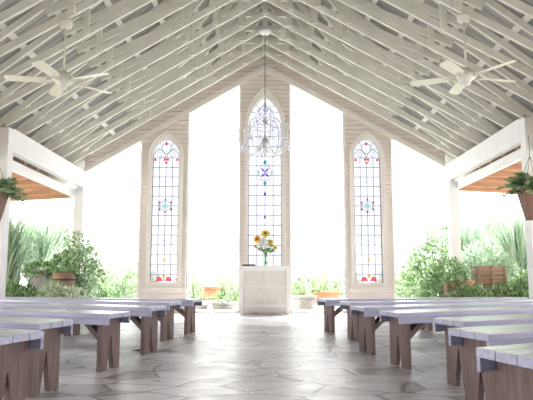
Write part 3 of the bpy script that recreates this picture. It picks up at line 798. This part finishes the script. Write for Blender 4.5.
bush('low_plant', 'low bright green plants in front of the left stone planter', 'plant', (-4.6, 11.35, G), [((-.2, 0, .38), (.4, .2, .38)), ((.15, 0, .34), (.3, .18, .36))], 1500, .10, .045, 'leaf_mid', 42, 'low garden plants')
bush('low_plant', 'low green plant clump in front of the brown barrel planter', 'plant', (-3.72, 11.02, 0), [((-.12, 0, .33), (.3, .16, .3)), ((.2, 0, .28), (.28, .15, .26))], 1000, .09, .04, 'leaf_pale', 55, 'low garden plants')
bush('low_plant', 'low bright green plants just right of the far left post', 'plant', (-3.55, 13.25, G), [((-.2, 0, .42), (.35, .2, .42)), ((.15, 0, .3), (.3, .2, .3))], 1300, .10, .045, 'leaf_mid', 48, 'low garden plants')
# ------------------------------------------------------------------ garden on the right
grass('tall_grass', 'tall blue-green reeds at the far right under the porch roof', (5.75, 13.6, G), 1100, 2.75, .95, .03, 'leaf_grass', 13, 'tall garden grasses', .45)
grass('tall_grass', 'tall thin reeds behind the pale mound on the right', (5.4, 16.1, G), 1100, 2.9, 1.2, .035, 'leaf_grass', 14, 'tall garden grasses', .4)
bush('pale_shrub', 'pale feathery mound of foliage above the wooden crate on the right', 'shrub', (4.72, 13.0, G), [((0, 0, 1.15), (.5, .35, .45)), ((.35, 0, .85), (.4, .3, .45)), ((-.25, 0, .9), (.4, .3, .35))], 2800, .14, .035, 'leaf_grass', 23, 'garden shrubs')
bush('shrub', 'twiggy green shrub behind the far right post', 'shrub', (4.0, 14.4, G), [((0, 0, 1.3), (.5, .4, .55)), ((-.2, 0, .85), (.55, .45, .55)), ((.2, 0, 1.75), (.34, .32, .36)), ((-.5, 0, .6), (.45, .4, .45))], 2600, .10, .05, 'leaf_mid', 24, 'garden shrubs')
bush('shrub', 'dense green leafy shrub left of the wooden crate', 'shrub', (3.6, 11.98, 0), [((0, 0, .74), (.34, .28, .38)), ((-.2, 0, .45), (.32, .26, .42)), ((.18, 0, .4), (.26, .24, .38))], 2400, .09, .045, 'leaf_mid', 25, 'garden shrubs')
box_planter('wooden_crate', 'slatted brown wooden crate among the bushes on the right', (4.42, 11.95, G), .56, .4, 1.09, 'crate', 6)
TR = box_planter('wooden_trough', 'low tan wooden trough left of the slatted crate', (3.5, 11.3, 0), .28, .22, .64, 'crate', 4)
r = random.Random(32); f = MB(); cloud(f, [((0, 0, .68), (.17, .13, .1)), ((.1, -.15, .55), (.14, .05, .12))], 260, .08, .04, r); f.build('plant_foliage', 'leaf_mid', TR, fix=False)
bush('low_plant', 'low green plant clump in front of the tan trough', 'plant', (3.55, 10.95, 0), [((0, 0, .28), (.3, .16, .27)), ((.3, 0, .3), (.25, .15, .29))], 1000, .08, .04, 'leaf_mid', 54, 'low garden plants')
tub('terracotta_pot', 'small terracotta pot between the low trough and the slatted crate', (3.8, 11.35, 0), .08, .11, .66, 'terracotta', 'leaf_mid', 40, 43, False, .06)
bush('low_plant', 'low bright green plants in front of the wooden crate', 'plant', (4.45, 11.3, G), [((0, 0, .38), (.3, .18, .36)), ((.4, .05, .42), (.35, .2, .4))], 2400, .09, .045, 'leaf_mid', 44, 'low garden plants')
bush('low_plant', 'green plants at the right of the wooden crate', 'plant', (5.2, 12.0, G), [((0, 0, .5), (.35, .25, .5)), ((.3, 0, .45), (.3, .25, .45))], 1500, .1, .045, 'leaf_mid', 45, 'low garden plants')
# ------------------------------------------------------------------ pots seen through the openings
tub('basket_planter', 'orange terracotta basket planter in the opening left of the podium', (-1.28, 14.2, .22), .20, .25, .30, 'terracotta', 'leaf_pale', 90, 46, False, .07)
o = MB().box(-1.62, -.95, 13.98, 14.45, G, .22).build('stone_ledge', 'gravel', bevel=.02); tag(o, 'low pale stone ledge under the orange basket planter', 'ledge')
tub('stone_bowl', 'wide low grey stone bowl with green plants left of the podium', (-.84, 13.25, G), .25, .31, .33, 'stone', 'leaf_mid', 200, 47, False, .09, blob=(1.1, .13))
tub('stone_pot', 'small pale stone pot beside the wide bowl left of the podium', (-1.42, 13.2, G), .12, .17, .28, 'stone', 'leaf_pale', 70, 48, False, .07)
tub('stone_pot', 'pale grey stone pot just right of the podium', (.86, 13.3, G), .24, .27, .46, 'stone', 'leaf_mid', 140, 49, False, .10, blob=(1, .25))
tub('low_bowl', 'wide tan bowl with green plants in the opening right of the podium', (1.42, 14.0, .16), .24, .34, .25, 'terracotta', 'leaf_mid', 200, 50, False, .09, blob=(1.05, .14))
o = MB().box(1.05, 1.85, 13.75, 14.3, G, .16).build('stone_ledge', 'gravel', bevel=.02); tag(o, 'low pale stone ledge under the wide tan bowl', 'ledge')
grass('meadow_grass', 'thin pale grass behind the pot right of the podium', (.85, 14.6, G), 110, 1.2, .5, .02, 'leaf_far', 51, 'pale meadow grasses')
grass('meadow_grass', 'thin pale grass behind the bowl left of the podium', (-.75, 14.8, G), 110, 1.2, .5, .02, 'leaf_far', 52, 'pale meadow grasses')
grass('meadow_grass', 'thin pale grass at the left edge of the opening left of the podium', (-1.75, 15.0, G), 90, 1.3, .45, .02, 'leaf_far', 53, 'pale meadow grasses')
for i, (x, y, lab) in enumerate([(-1.15, 16.2, 'loose pale grass behind the orange basket planter'), (1.5, 16.0, 'loose pale grass behind the tan bowl'), (-2.9, 15.3, 'loose pale grass left of the left window panel'), (3.2, 16.4, 'loose pale grass right of the right window panel')]):
    grass('meadow_grass', lab, (x, y, G), 160, 1.35, .7, .022, 'leaf_far', 80+i, 'pale meadow grasses')
# ------------------------------------------------------------------ pale shrubs and trees beyond
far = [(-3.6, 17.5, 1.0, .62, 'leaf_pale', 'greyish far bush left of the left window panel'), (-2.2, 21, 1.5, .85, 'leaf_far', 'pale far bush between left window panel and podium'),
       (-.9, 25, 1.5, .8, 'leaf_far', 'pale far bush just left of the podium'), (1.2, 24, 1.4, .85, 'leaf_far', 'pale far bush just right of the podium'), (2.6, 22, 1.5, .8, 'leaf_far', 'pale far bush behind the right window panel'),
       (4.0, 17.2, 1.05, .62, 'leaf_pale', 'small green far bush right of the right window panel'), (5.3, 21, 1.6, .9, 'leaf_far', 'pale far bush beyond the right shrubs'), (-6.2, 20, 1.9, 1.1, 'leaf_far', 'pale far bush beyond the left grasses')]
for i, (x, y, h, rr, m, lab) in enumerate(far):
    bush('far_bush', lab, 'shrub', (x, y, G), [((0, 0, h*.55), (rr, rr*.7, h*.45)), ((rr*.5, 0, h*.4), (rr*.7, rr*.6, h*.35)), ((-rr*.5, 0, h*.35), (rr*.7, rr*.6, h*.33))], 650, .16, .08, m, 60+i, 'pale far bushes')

# ------------------------------------------------------------------ light, world, camera
sc = bpy.context.scene
w = bpy.data.worlds.new('World'); sc.world = w; w.use_nodes = True
bg = w.node_tree.nodes['Background']; bg.inputs['Color'].default_value = (1, 1, 1, 1); bg.inputs['Strength'].default_value = 1.75
sun = bpy.data.lights.new('sun', 'SUN'); sun.energy = 7; sun.angle = radians(24); sun.color = (1, .985, .97)
so = bpy.data.objects.new('sun', sun); C.objects.link(so)
d = V((-.12, -.52, -1)).normalized(); so.rotation_euler = d.to_track_quat('-Z', 'Y').to_euler(); so.location = (0, 20, 20)

cam = bpy.data.cameras.new('camera'); co = bpy.data.objects.new('camera', cam); C.objects.link(co)
cam.sensor_width = 36; cam.lens = 600/533*36; cam.clip_start = .05; cam.clip_end = 300
co.location = (0, 0, .7); co.rotation_euler = (radians(97.5), 0, -math.atan(1.5/600))
sc.camera = co
vs = sc.view_settings; vs.view_transform = 'Standard'; vs.look = 'None'; vs.exposure = 1.08; vs.gamma = 1; vs.use_curve_mapping = False
